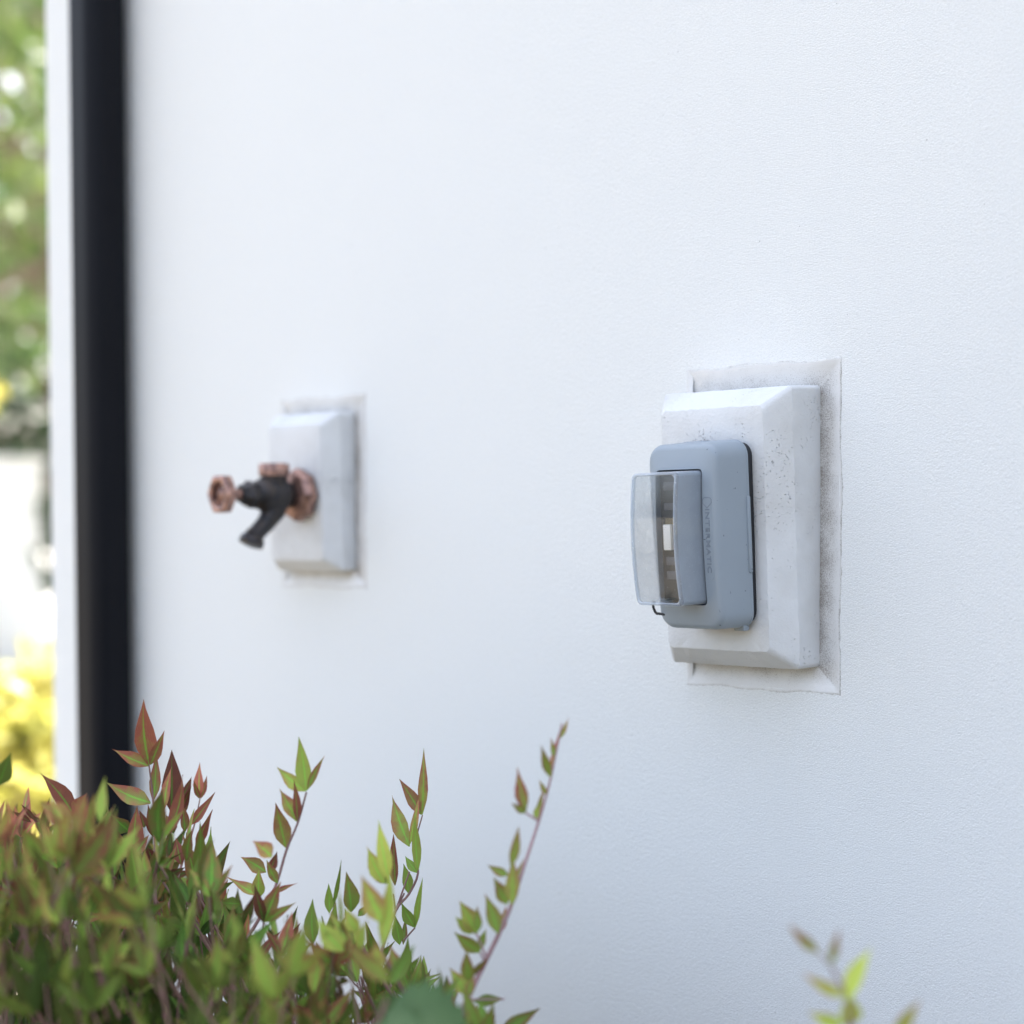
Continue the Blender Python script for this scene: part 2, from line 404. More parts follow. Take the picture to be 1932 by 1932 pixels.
# lens: smoky side shell, left half painted lit, highlight painted on rim, clear pane
LD = .0625
def lb(z): return -.0045*(1-(z/((LZT-LZB)/2))**2)
zc = (LZT+LZB)/2
FX0, FX1 = HL+.0, LX1-.0015
def lring(ins, d, r=.004, f=1):
    return [(x, -d+lb(z-zc)*f, z) for x, z in rrect(FX0+ins, FX1-ins, LZB+.0012+ins, LZT-.0012-ins, r, 6, 14)]
bm = bmesh.new(); rings = [lring(0, .022, f=0), lring(0, DEP+.003, f=.5), lring(.0004, LD-.0032)]
loft(bm, rings); side = mobj('lens_side', bm, [smoky, side_right], oc, ang=50)
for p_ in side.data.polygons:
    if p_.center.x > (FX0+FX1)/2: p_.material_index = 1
sol = 0
bm = bmesh.new(); rings = [lring(.0003, LD-.0032), lring(.0003, LD-.0008), lring(.0009, LD), lring(.0020, LD), lring(.0026, LD-.0008), lring(.0026, LD-.0030, .003)]
loft(bm, rings); mobj('lens_rim', bm, rim_mat, side, ang=50)
bm = bmesh.new(); xa, xb, za, zb_ = FX0+.0022, FX1-.0022, LZB+.0034, LZT-.0034
rows = [[bm.verts.new((xa+(xb-xa)*i/4, -LD+.0010+lb(za+(zb_-za)*j/24-zc)*.97, za+(zb_-za)*j/24)) for i in range(5)] for j in range(25)]
for j in range(24):
    for i in range(4): bm.faces.new((rows[j][i], rows[j][i+1], rows[j+1][i+1], rows[j+1][i]))
mobj('lens_pane', bm, clear_pane, side)
# socket inside
H = (LZT-LZB)
def zfrac(v): return LZT - (v-882)/(1137-882)*H
so = mobj('socket_plate', (lambda b: (box(b, HL+.0006, LX1-.003, -.0325, -.006, LZB+.004, LZT-.004), bevel_all(b, .001, 2), b)[2])(bmesh.new()), inner_dark, oc)
for (va, vb, dd, m, nm) in ((905, 921, .0310, band_grey, 'slot_band'), (945, 958, .0310, band_grey, 'slot_band'), (1047, 1063, .0310, band_grey, 'slot_band'), (1074, 1090, .0310, band_grey, 'slot_band'), (972, 1006, .0305, tan_pl, 'socket_label_plate')):
    b = bmesh.new(); box(b, HL+.0050, LX1-.006, -dd-.002, -.0320, zfrac(vb), zfrac(va)); bevel_all(b, .0006, 2)
    mobj(nm, b, m, so)
b = bmesh.new(); box(b, HL+.0060, HL+.0145, -.0365, -.0322, zfrac(1034), zfrac(985)); bevel_all(b, .001, 2)
mobj('socket_face', b, white_pl, so)
# small wire loop under the lens
bm = bmesh.new(); bx = -hx+.006
pz = LZB+.001
pts = [(bx-.003+.0026*math.cos(a)+.001, -.038-.005*math.sin(a)*.3, pz-.0040+.0048*math.sin(a)) for a in [R(90+i*22) for i in range(10)]]
pts.append((bx+.005, -.034, pz-.0095))
tube(bm, pts, .0011, 8); mobj('wire_loop', bm, dark_rubber, oc)
# embossed word and emblem, reading downwards
tc = bpy.data.curves.new('txt', 'FONT'); tc.body = 'INTERMATIC'; tc.size = .0068; tc.space_character = 1.12; tc.extrude = .00018; tc.offset = .00008
tc.align_x = 'CENTER'; tc.align_y = 'CENTER'
to = bpy.data.objects.new('txt', tc); link(to)
bpy.context.view_layer.update()
dg = bpy.context.evaluated_depsgraph_get(); tm = bpy.data.meshes.new_from_object(to.evaluated_get(dg)); bpy.data.objects.remove(to)
xs_ = [v.co.x for v in tm.vertices]; ys_ = [v.co.y for v in tm.vertices]
TL = .0500; TW = .0044; ux = (LX1 + (hx-.0052))/2 - .0003
sx = TL/(max(xs_)-min(xs_)); sy = TW/(max(ys_)-min(ys_)); tz = aty(1345, 1015, -.08).z-oc.location.z
for v_ in tm.vertices:
    X, Y, Z = v_.co; a_ = tz - X*sx; v_.co = (ux + Y*sy, -DEP-.00015+bow(a_)-Z*1.0, a_)
tm.materials.append(emboss_shade); tm.name = 'lettering'
link(bpy.data.objects.new('lettering', tm), oc)
def outline(bm, pts, wd, closed=True):
    n = len(pts); P_ = [Vector(p) for p in pts]
    for i in range(n if closed else n-1):
        a, b = P_[i], P_[(i+1) % n]; d = (b-a).normalized(); s_ = Vector((-d.y, d.x))*wd/2
        q4 = [a-s_, b-s_, b+s_, a+s_]
        lo = [bm.verts.new((p.x, -DEP+bow(p.y)+.0001, p.y)) for p in q4]; hi = [bm.verts.new((p.x, -DEP-.00022+bow(p.y), p.y)) for p in q4]
        bm.faces.new(hi)
        for k in range(4): bm.faces.new((lo[k], lo[(k+1) % 4], hi[(k+1) % 4], hi[k]))
bm = bmesh.new(); et = tz+TL/2
W_ = .0048
outline(bm, [(ux-W_*.6, et+.0088), (ux+W_*.6, et+.0088), (ux+W_, et+.0070), (ux+W_, et+.0045), (ux, et+.0008), (ux-W_, et+.0045), (ux-W_, et+.0070)], .00045)
mobj('emblem', bm, emboss_shade, oc, smooth=False)
bm = bmesh.new()
outline(bm, [(ux-W_, et+.0005), (ux-W_, tz-TL/2-.0035), (ux-W_*.6, tz-TL/2-.0055), (ux+W_*.6, tz-TL/2-.0055), (ux+W_, tz-TL/2-.0035), (ux+W_, et+.0005)], .00028, False)
mobj('lettering_frame', bm, grey, oc, smooth=False)

# ------------------------------------------------------------ garden tap
fy = -.0365
fp = aty(556, 934, fy-.006)
fc = empty('garden_tap', (fp.x, fy, fp.z)); tag(fc, 'aged copper and dark bronze garden tap with round handwheel on the smaller block', 'tap')
bm = bmesh.new(); lathe(bm, (0, .003, 0), (0, -1, 0), [(0, .027), (.008, .027), (.0125, .0235), (.015, .016)], seg=8); mobj('escutcheon', bm, copper, fc, ang=25)
bm = bmesh.new(); lathe(bm, (0, -.008, 0), (0, -1, 0), [(0, .012), (.010, .0135), (.014, .0175), (.036, .0175), (.042, .015), (.046, .0125)], seg=24)
lathe(bm, (0, -.031, .0), (0, -.0, 1), [(-.004, .015), (.012, .0155), (.0135, .0135), (.020, .0135)], seg=24)
# spout, sweeping down and outwards
sp_ = [(0, -.028, -.004), (0, -.033, -.018), (0, -.042, -.029), (0, -.051, -.037), (0, -.056, -.042)]
tube(bm, sp_, [.0145, .0120, .0095, .0088, .0098], 18)
lathe(bm, (0, -.0555, -.0405), (0, -.42, -.9), [(0, .0090), (.004, .0125), (.010, .0130), (.011, .010)], seg=20)
mobj('valve_body', bm, bronze, fc, ang=40)
bm = bmesh.new(); lathe(bm, (0, -.031, .019), (0, 0, 1), [(0, .0155), (.003, .0158), (.0105, .0158), (.0125, .0145)], seg=20)
mobj('vacuum_breaker_cap', bm, copper, fc, ang=35)
bm = bmesh.new(); lathe(bm, (0, -.052, 0), (0, -1, 0), [(0, .0125), (.004, .0145), (.011, .0145), (.014, .011), (.020, .0095)], seg=6)
mobj('bonnet_nut', bm, bronze, fc, ang=25)
bm = bmesh.new(); lathe(bm, (0, -.068, 0), (0, -1, 0), [(0, .0055), (.026, .0055)], seg=14); mobj('stem', bm, copper, fc)
bm = bmesh.new(); WY = -.093
NW = 64
rings = []
for i in range(NW):
    a = 2*math.pi*i/NW; ro = .0185 + (.0016*max(0, math.cos(6*a)))
    ring = []
    for (rr, yy) in ((ro, -.004), (ro, .004), (ro-.003, .0058), (.0125, .005), (.0118, 0), (.0125, -.005), (ro-.003, -.0058)):
        ring.append((math.cos(a)*rr, WY+yy, math.sin(a)*rr))
    rings.append(ring)
vr = [[bm.verts.new(p) for p in r] for r in rings]
for i in range(NW):
    for k in range(7): bm.faces.new((vr[i][k], vr[(i+1) % NW][k], vr[(i+1) % NW][(k+1) % 7], vr[i][(k+1) % 7]))
for a in (R(45), R(135)):
    tube(bm, [(math.cos(a)*.014, WY+.003, math.sin(a)*.014), (0, WY+.003, 0), (-math.cos(a)*.014, WY+.003, -math.sin(a)*.014)], .0026, 8)
lathe(bm, (0, WY+.006, 0), (0, -1, 0), [(0, .006), (.007, .006), (.009, .003)], seg=12)
bmesh.ops.recalc_face_normals(bm, faces=bm.faces)
mobj('handwheel', bm, copper, fc, ang=40)

# ------------------------------------------------------------ leaves
PROF = [(0, .05), (.10, .42), (.23, .84), (.38, 1.0), (.55, .82), (.71, .50), (.86, .20), (1.0, .0)]
class Foliage:
    def __init__(s):
        s.bm = bmesh.new(); s.uv = s.bm.loops.layers.uv.new('UVMap'); s.col = s.bm.loops.layers.float_color.new('tone')
        s.stems = bmesh.new()
    def leaf(s, base, tip, wd, nrm, tone, curl=0., fold=.28, rn=rnd, lo=False):
        base = Vector(base); tip = Vector(tip); ax = tip-base; L = ax.length
        if L < 1e-4: return
        d = ax/L; sd = d.cross(nrm)
        if sd.length < .05: sd = d.orthogonal()
        sd.normalize(); up = sd.cross(d).normalized()
        prof = PROF if not lo else [PROF[0], PROF[2], PROF[4], PROF[6], PROF[7]]
        asym = rn.uniform(.88, 1.12); prev = None; wv = rn.uniform(0, 6)
        side_bend = rn.uniform(-.04, .04)*L
        for (t, pw) in prof:
            c = base + ax*t + up*(curl*L*(math.sin(math.pi*t)*.5 - .5*t*t)) + sd*(side_bend*math.sin(math.pi*t))
            hw_ = pw*wd/2
            rip = math.sin(t*9+wv)*.05*wd
            a = c - sd*hw_*asym + up*(hw_*fold+rip); b = c + sd*hw_*(2-asym) + up*(hw_*fold-rip)
            cur = (s.bm.verts.new(a), s.bm.verts.new(c), s.bm.verts.new(b), t)
            if prev:
                for (p0, p1, u0, u1) in ((0, 1, 0., .5), (1, 2, .5, 1.)):
                    f = s.bm.faces.new((prev[p0], prev[p1], cur[p1], cur[p0])); f.smooth = True
                    for lp, uvv in zip(f.loops, ((u0, prev[3]), (u1, prev[3]), (u1, t), (u0, t))):
                        lp[s.uv].uv = uvv; lp[s.col] = (*tone, 1)
            prev = cur
    def hero(s, px0, px1, wpx, z, tone, curl=None, tilt=.5, dz=None):
        a = atz(px0[0], px0[1], z); L = math.hypot(px1[0]-px0[0], px1[1]-px0[1])
        dz = rnd.uniform(-.45, .45)*L*z/F if dz is None else dz
        b = atz(px1[0], px1[1], z+dz)
        view = (CM.translation-a).normalized()
        nrm = (view + Vector((rnd.uniform(-1, 1), rnd.uniform(-1, 1), rnd.uniform(-.2, .9)))*tilt).normalized()
        s.leaf(a, b, wpx*z/F*1.12, nrm, tone, rnd.uniform(-.12, .12) if curl is None else curl)
    def stem(s, pts, r0, r1):
        n = len(pts); s_pts = []
        P_ = [Vector(p) for p in pts]
        for i in range(n-1):
            p0, p1, p2, p3 = P_[max(i-1, 0)], P_[i], P_[i+1], P_[min(i+2, n-1)]
            for k in range(4):
                t = k/4; s_pts.append(.5*((2*p1)+(-p0+p2)*t+(2*p0-5*p1+4*p2-p3)*t*t+(-p0+3*p1-3*p2+p3)*t**3))
        s_pts.append(P_[-1]); m = len(s_pts)
        tube(s.stems, s_pts, [r0+(r1-r0)*i/(m-1) for i in range(m)], 6)
    def build(s, name, lab, base, lm=None, sm=None, cat='shrub', group=None):
        e = empty(name, base); tag(e, lab, cat, group)
        for nm, b_, m_ in (('stems', s.stems, sm or stem_m), ('foliage', s.bm, lm or leaf_m)):
            if nm == 'foliage':
                me = bpy.data.meshes.new(nm); b_.to_mesh(me); b_.free(); me.materials.append(m_); o = link(bpy.data.objects.new(nm, me))
            else: o = mobj(nm, b_, m_)
            o.parent = e; o.location = -Vector(base)
        return e
def A(x, y): return (x*.3487, 1272.6+y*.3487)          # notes taken on an enlarged crop, left
def B(x, y): return (524+x*.322, 1310+y*.322)          # notes taken on an enlarged crop, middle
def C_(x, y): return (1422+x*.1937, 1684+y*.1937)      # right
def tone(r, g, b=.4): return (max(0, min(1, r+.07+rnd.uniform(-.06, .06))), max(0, min(1, g+rnd.uniform(-.08, .08))), max(0, min(1, b+rnd.uniform(-.1, .1))))

def spray(fo, root, tip, nn, size, tn, rn, droop=.0):
    """a rachis with alternate trifoliate leaflets and a terminal one"""
    root = Vector(root); tip = Vector(tip); mid = (root+tip)/2 + Vector((rn.uniform(-1, 1), rn.uniform(-1, 1), rn.uniform(-.3, .6)))*.06*(tip-root).length
    path = lambda t: root*(1-t)**2 + mid*2*t*(1-t) + tip*t*t
    fo.stem([path(i/4) for i in range(5)], .0011, .0006)
    ax = (tip-root).normalized()
    for i in range(nn):
        t = .30 + .70*i/max(1, nn-1); p = path(t); az = rn.uniform(0, 6.28)
        last = i == nn-1
        side = Vector((math.cos(az), math.sin(az), .35)).normalized()
        pet = ((ax*1.0 + side*(.2 if last else .8)).normalized())
        k = p + pet*size*(.0 if last else rn.uniform(.25, .5))
        if not last: tube(fo.stems, [p, k], .0006, 5)
        for j, (an, sc_) in enumerate(((0, 1.0), (-48, .72), (48, .72))):
            if j and rn.random() < .12: continue
            sidev = pet.cross(Vector((math.cos(az+1.5), math.sin(az+1.5), .2))).normalized()
            an_ = R(an+rn.uniform(-14, 14)); dd = (pet*math.cos(an_)+sidev*math.sin(an_) + Vector((0, 0, .25-droop))).normalized()
            L = size*sc_*rn.uniform(.8, 1.15)
            nrm = (pet.cross(sidev) + Vector((rn.uniform(-.5, .5), rn.uniform(-.5, .5), rn.uniform(0, .5)))).normalized()
            fo.leaf(k, k+dd*L, L*rn.uniform(.25, .36), nrm, tn(), rn.uniform(-.15, .18), rn.uniform(.15, .45), rn)

# ---- shrub one: dense clump at the left
f1 = Foliage()
Z1 = 1.66
for (a, b, w_, r, g, y, z) in [
    ((805,490),(778,130),108,.78,.85,.2,1.66), ((805,495),(610,403),78,.62,.8,.3,1.66), ((812,490),(890,305),58,.55,.85,.4,1.65),
    ((828,690),(845,410),56,.62,.8,.3,1.66), ((815,695),(580,590),98,.5,.8,.3,1.66), ((925,740),(932,405),118,.95,.45,.1,1.70),
    ((885,740),(925,500),48,.6,.8,.5,1.63), ((905,870),(1000,540),84,.75,.75,.3,1.60), ((985,660),(1037,550),36,.85,.5,.1,1.72),
    ((955,790),(1037,598),50,.9,.5,.1,1.70), ((1080,672),(1080,475),52,.85,.95,.2,1.74), ((1080,672),(1048,572),34,.8,.85,.2,1.74),
    ((1085,672),(1120,545),30,.85,.8,.1,1.74), ((1030,815),(1160,635),52,.85,.8,.1,1.72), ((1060,935),(1152,733),52,.8,.8,.1,1.72),
    ((400,765),(228,535),112,.85,.55,.2,1.64), ((400,765),(470,640),84,.7,.7,.4,1.60), ((700,850),(604,760),88,.3,.6,.1,1.66),
    ((720,985),(742,705),88,.6,.75,.3,1.64), ((855,865),(848,690),66,.6,.7,.3,1.64), ((712,990),(622,860),80,.45,.7,.3,1.62),
    ((715,990),(808,868),66,.45,.7,.3,1.62), ((780,830),(756,735),46,.85,.45,.1,1.70), ((830,880),(800,700),50,.7,.6,.2,1.66),
    ((380,810),(212,690),118,.5,.8,.7,1.40), ((400,830),(470,650),90,.6,.8,.6,1.38), ((540,800),(572,548),60,.05,.9,.6,1.36),
    ((590,1010),(600,790),104,.6,.75,.5,1.38), ((40,980),(20,788),74,.85,.5,.1,1.60), ((220,1000),(110,830),110,.35,.75,.6,1.36),
    ((480,900),(500,700),70,.4,.7,.5,1.45), ((660,1010),(612,930),66,.7,.6,.3,1.5), ((980,1030),(950,880),66,.9,.55,.2,1.66),
    ((1010,1010),(1040,830),60,.5,.75,.4,1.6), ((1070,1120),(1082,790),70,.25,.75,.5,1.6), ((1045,1180),(1080,1040),90,.75,.8,.9,1.72),
    ((1150,1250),(1235,1108),60,.7,.9,.8,1.72), ((930,1100),(850,1040),60,.4,.6,.3,1.6), ((830,1010),(800,930),70,.95,.35,.1,1.7),
    ((560,960),(520,880),90,.5,.8,.6,1.36), ((330,960),(290,800),110,.25,.8,.6,1.34), ((430,1010),(400,880),100,.2,.85,.6,1.34),
    ((1060,930),(1090,990),26,.8,.6,.1,1.7), ((940,860),(900,760),60,.7,.6,.2,1.6), ((1000,850),(985,700),56,.65,.7,.3,1.66), ((170,800),(60,735),30,.9,.4,.1,1.7),((190,790),(110,700),26,.9,.4,.1,1.7),((215,800),(170,760),26,.9,.4,.1,1.7), ((-10,600),(60,420),90,.1,.5,.2,1.5)]:
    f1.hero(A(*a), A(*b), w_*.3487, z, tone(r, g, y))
# stems of those shoots
f1.stem([atz(*A(840, 1300), 1.62), atz(*A(840, 1000), 1.64), atz(*A(830, 700), 1.66), atz(*A(806, 490), 1.66)], .0016, .0006)
f1.stem([atz(*A(900, 1300), 1.66), atz(*A(985, 1020), 1.70), atz(*A(1050, 820), 1.73), atz(*A(1082, 672), 1.74)], .0014, .0005)
f1.stem([atz(*A(420, 1300), 1.60), atz(*A(420, 1000), 1.62), atz(*A(400, 765), 1.64)], .0014, .0006)
TOP1 = [(-120, 1560), (0, 1575), (60, 1560), (110, 1570), (200, 1580), (280, 1575), (340, 1600), (380, 1650), (420, 1710), (500, 1740), (560, 1790), (620, 1820)]
def topat(tab, u):
    for (a, b) in zip(tab, tab[1:]):
        if a[0] <= u <= b[0]: return a[1]+(b[1]-a[1])*(u-a[0])/(b[0]-a[0])
    return 1e9
rn = random.Random(21)
n = 0
while n < 760:
    u = rn.uniform(-115, 640); z = 1.90 - .66*rn.random()**1.7; top = topat(TOP1, u) + rn.uniform(0, 30) + (12 if z < 1.35 else 0)
    dens = rn.random()**1.15; v = top + dens*820
    if u > 430 and z > 1.5 and rn.random() < .35: continue
    p = atz(u, v, z)
    if p.y > -.06: continue
    lowness = (v-top)/500
    size = rn.uniform(.028, .046)
    outward = Vector((rn.uniform(-.5, .5), rn.uniform(-.5, .5), 1)).normalized()
    root = p - outward*size*2.0
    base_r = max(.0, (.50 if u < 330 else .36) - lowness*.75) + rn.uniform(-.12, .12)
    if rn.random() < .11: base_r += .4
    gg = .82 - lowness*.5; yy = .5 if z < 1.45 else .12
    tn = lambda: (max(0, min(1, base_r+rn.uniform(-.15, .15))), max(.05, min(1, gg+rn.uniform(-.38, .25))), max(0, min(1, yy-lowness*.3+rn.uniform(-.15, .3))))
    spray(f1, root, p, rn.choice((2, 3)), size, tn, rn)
    n += 1
gb = Vector((-.98, -.43, 0))
for i in range(20):
    u = rn.uniform(-80, 620); z = rn.uniform(1.55, 1.85); p = atz(u, topat(TOP1, u)+rn.uniform(30, 200), z)
    b0 = gb + Vector((rn.uniform(-.16, .16), rn.uniform(.08, .30), 0))
    f1.stem([b0, b0*.55+p*.45+Vector((0, 0, -.03)), p], .0022, .0009)
f1.build('nandina_shrub', 'dense red and green leaved shrub at the lower left in front of the downspout', gb, group='low shrubs along the wall')

# ---- shrub two: middle, with two tall thin shoots
f2 = Foliage()
for (a, b, w_, r, g, y, z) in [
    ((1655,632),(1618,335),84,.22,1.0,.6,1.80), ((1650,632),(1497,500),70,.25,1.0,.6,1.80), ((1660,628),(1760,435),36,.5,.9,.5,1.80),
    ((1605,797),(1510,615),84,.45,.8,.5,1.80), ((1608,797),(1590,570),44,.85,.7,.2,1.80), ((1545,937),(1490,690),88,.45,.85,.6,1.78),
    ((1545,937),(1515,735),56,.7,.6,.3,1.80), ((1470,990),(1368,900),84,.5,.95,.7,1.50), ((1440,1070),(1303,987),76,.55,.85,.4,1.72),
    ((1455,1075),(1500,955),46,.85,.6,.2,1.78), ((1480,1182),(1607,1126),28,.75,.7,.2,1.76), ((1400,1200),(1230,1100),66,.5,.85,.6,1.7),
    ((1440,1245),(1487,1335),44,.1,.8,.5,1.72), ((1400,1210),(1400,1055),74,.3,.9,.6,1.66), ((1300,1240),(1190,1230),66,.1,.75,.4,1.6),
    ((1500,1130),(1440,1000),50,.4,.8,.5,1.74), ((1240,1330),(1320,1290),40,.4,.6,.3,1.72), ((1330,1440),(1420,1418),30,.5,.5,.2,1.74),
    ((1520,1470),(1615,1250),44,.2,.55,.2,1.72), ((1540,1480),(1628,1340),40,.7,.6,.3,1.72), ((1390,1560),(1520,1385),60,.9,.6,.5,1.76),
    ((1350,1600),(1240,1560),60,.9,.45,.2,1.72), ((1200,1400),(1300,1310),50,.1,.5,.2,1.7)]:
    f2.hero(A(*a), A(*b), w_*.3487, z, tone(r, g, y))
for (a, b, w_, r, g, y, z) in [
    ((846,708),(856,312),54,.5,.85,.75,1.67), ((842,705),(714,495),74,.6,.75,.5,1.67), ((772,892),(670,592),98,.42,.75,.45,1.66),
    ((772,882),(836,578),42,.5,.9,.6,1.66), ((820,1048),(800,690),52,.15,.95,.6,1.66), ((820,1048),(745,945),48,.02,.8,.3,1.66),
    ((764,1165),(736,990),60,.12,.8,.35,1.66), ((802,1368),(724,1215),66,.08,.85,.35,1.65), ((805,1368),(850,1070),40,.1,.95,.5,1.65),
    ((716,1468),(686,1288),62,.12,.85,.4,1.65), ((735,1468),(750,1300),34,.5,.6,.3,1.67), ((688,1120),(676,815),64,.75,.65,.6,1.70),
    ((622,1108),(522,890),96,.25,.95,.95,1.50), ((650,1090),(595,735),84,.12,1.0,1.,1.48), ((650,1110),(530,1000),60,.3,.7,.6,1.5),
    ((430,1275),(404,1040),94,.35,.75,.4,1.6), ((470,1300),(532,1230),40,.3,.8,.5,1.6), ((302,1282),(300,1105),52,.1,.85,.4,1.62),
    ((322,1255),(368,960),26,.15,.8,.4,1.62), ((208,1465),(206,1195),80,.1,.7,.35,1.6), ((615,1340),(488,1058),124,.35,.9,.85,1.38),
    ((610,1490),(662,1000),90,.1,1.0,.9,1.38), ((385,1510),(228,1312),116,.1,.9,.8,1.38), ((440,1480),(300,1270),70,.2,.8,.7,1.45),
    ((30,1482),(120,1240),40,.12,.6,.2,1.68), ((42,1490),(132,1342),36,.6,.6,.3,1.7), ((660,1690),(392,1450),110,.45,.65,.9,1.25),
    ((665,1700),(805,1465),88,.05,.75,.2,1.36), ((5,1665),(125,1450),60,.15,.5,.2,1.6), ((100,1560),(200,1460),56,.4,.7,.6,1.56),
    ((240,1660),(290,1500),100,.35,.75,.6,1.5), ((480,1500),(525,1320),80,.25,.9,.9,1.36), ((600,1620),(570,1440),90,.35,.9,.8,1.34),
    ((400,1430),(420,1270),44,.05,.7,.3,1.5), ((700,1620),(660,1470),70,.4,.7,.5,1.45), ((560,1240),(525,1250),30,.2,.8,.6,1.4), ((470,1400),(400,1250),90,.2,.9,.8,1.4)]:
    f2.hero(B(*a), B(*b), w_*.322, z, tone(r, g, y))
f2.stem([atz(*A(1100, 1750), 1.7), atz(*A(1290, 1500), 1.74), atz(*A(1440, 1255), 1.76), atz(*A(1500, 1120), 1.78), atz(*A(1550, 950), 1.79), atz(*A(1612, 800), 1.80), atz(*A(1658, 636), 1.80)], .0019, .0008)
f2.stem([atz(*B(590, 1560), 1.62), atz(*B(690, 1270), 1.65), atz(*B(765, 1175), 1.66), atz(*B(822, 1048), 1.66), atz(*B(806, 880), 1.665), atz(*B(848, 708), 1.67)], .0014, .0005)
for a, b in (((740, 1440), (804, 1368)), ((690, 1270), (678, 1170)), ((700, 1250), (742, 1165)), ((690, 1270), (772, 1040))):
    f2.stem([atz(*B(*a), 1.655), atz(*B(*b), 1.655)], .0008, .0006)
TOP2 = [(430, 1790), (520, 1770), (560, 1780), (620, 1760), (680, 1770), (740, 1780), (790, 1840), (850, 1900), (920, 1950), (960, 1990)]
rn = random.Random(5); n = 0
while n < 215:
    u = rn.uniform(430, 955); z = 1.82 - .5*rn.random()**1.6; top = topat(TOP2, u)+rn.uniform(0, 40)
    v = top + rn.random()**1.3*600
    p = atz(u, v, z)
    if p.y > -.06: continue
    lowness = (v-top)/450; size = rn.uniform(.028, .044)
    outward = Vector((rn.uniform(-.6, .6), rn.uniform(-.6, .6), 1)).normalized()
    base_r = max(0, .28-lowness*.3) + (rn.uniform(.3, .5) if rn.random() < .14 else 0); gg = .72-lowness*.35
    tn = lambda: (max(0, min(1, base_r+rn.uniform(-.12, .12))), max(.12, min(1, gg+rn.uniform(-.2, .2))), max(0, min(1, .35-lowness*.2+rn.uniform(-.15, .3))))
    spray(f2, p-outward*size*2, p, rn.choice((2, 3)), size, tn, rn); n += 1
gb = Vector((-1.02, -.28, 0))
for i in range(16):
    u = rn.uniform(440, 900); p = atz(u, topat(TOP2, u)+rn.uniform(10, 120), rn.uniform(1.4, 1.75))
    b0 = gb + Vector((rn.uniform(-.12, .12), rn.uniform(-.08, .08), 0)); f2.stem([b0, b0*.5+p*.5, p], .003, .0012)
f2.stem([gb, atz(*A(1100, 2100), 1.68), atz(*A(1100, 1750), 1.7)], .003, .0019)
f2.build('nandina_shrub', 'green leaved shrub in the bottom centre with two thin shoots, below the tap block', gb, group='low shrubs along the wall')

# ---- shrub three: the leaning shoot
f3 = Foliage(); z3 = 1.43
for (a, b, w_, r, g, y) in [
    ((1600,490),(1660,170),34,.7,.85,.5), ((1598,490),(1543,292),52,.45,.75,.6), ((1455,690),(1400,425),76,.5,.75,.6), ((1450,697),(1368,636),44,.35,.75,.5),
    ((1522,735),(1566,540),30,.5,.8,.5), ((1512,728),(1522,640),36,.4,.8,.6), ((1365,1010),(1412,765),58,.5,.8,.6), ((1352,1060),(1228,1000),52,.4,.75,.6),
    ((1345,1232),(1262,1072),86,.3,.8,.7), ((1370,1232),(1378,950),80,.4,.85,.7), ((1372,1232),(1412,1055),46,.55,.75,.5), ((1290,1405),(1214,1165),84,.4,.75,.5), ((1296,1405),(1338,1235),44,.6,.8,.5),
    ((1162,1405),(1064,1208),104,.25,.85,.8), ((1168,1398),(1168,1235),50,.3,.7,.5), ((1135,1405),(1040,1300),66,.2,.8,.7), ((1185,1512),(1032,1392),80,.25,.85,.7), ((1182,1505),(1222,1370),46,.25,.7,.5),
    ((1110,1765),(1004,1602),96,.35,.8,.6), ((1125,1690),(1104,1495),80,.3,.8,.6), ((1140,1645),(1236,1545),46,.6,.6,.4), ((1150,1800),(1332,1782),66,.12,.8,.4),
    ((1200,2010),(1190,1790),104,.02,.8,.2), ((1300,1990),(1540,1838),86,.35,.6,.2), ((1115,1770),(1150,1640),56,.5,.7,.5), ((1050,1930),(1000,1760),56,.3,.6,.4)]:
    f3.hero(B(*a), B(*b), w_*.322, z3+rnd.uniform(-.03, .03), tone(r, g, y))
for a, b, w_ in (((1650,265),(1705,135),26), ((1625,380),(1600,250),30), ((1575,590),(1530,500),30), ((1400,1090),(1440,960),34)):
    f3.hero(B(*a), B(*b), w_*.322, 1.44, tone(.5, .8, .5))
f3.stem([atz(*B(950, 2260), 1.42), atz(*B(1060, 1932), 1.42), atz(*B(1110, 1790), 1.42), atz(*B(1200, 1600), 1.43), atz(*B(1290, 1415), 1.43), atz(*B(1368, 1235), 1.43), atz(*B(1445, 1000), 1.43), atz(*B(1530, 740), 1.44), atz(*B(1600, 490), 1.44), atz(*B(1665, 170), 1.44)], .0024, .0006)
for a, b in (((1530, 742), (1452, 695)), ((1225, 1550), (1165, 1400)), ((1215, 1570), (1185, 1510)), ((1110, 1790), (1330, 1785))):
    f3.stem([atz(*B(*a), z3), atz(*B(*b), z3)], .0009, .0006)
p3 = atz(*B(950, 2260), 1.42); gb = Vector((p3.x-.03, p3.y+.02, 0))
f3.stem([gb, (gb+p3)/2+Vector((-.01, 0, 0)), p3], .0038, .0024)
rn = random.Random(9)
for i in range(26):
    u = rn.uniform(800, 1080); p = atz(u, rn.uniform(2010, 2500), rn.uniform(1.3, 1.55)); o_ = Vector((rn.uniform(-.6, .6), rn.uniform(-.6, .6), 1)).normalized()
    spray(f3, p-o_*.07, p, 3, .033, lambda: (rn.uniform(0, .3), rn.uniform(.35, .7), rn.uniform(.1, .5)), rn)
    f3.stem([gb, (gb+p)/2, p-o_*.07], .003, .0014)
f3.build('nandina_shrub', 'shrub with one long leaning pink shoot that reaches highest against the wall', gb, sm=pinkstem_m, group='low shrubs along the wall')

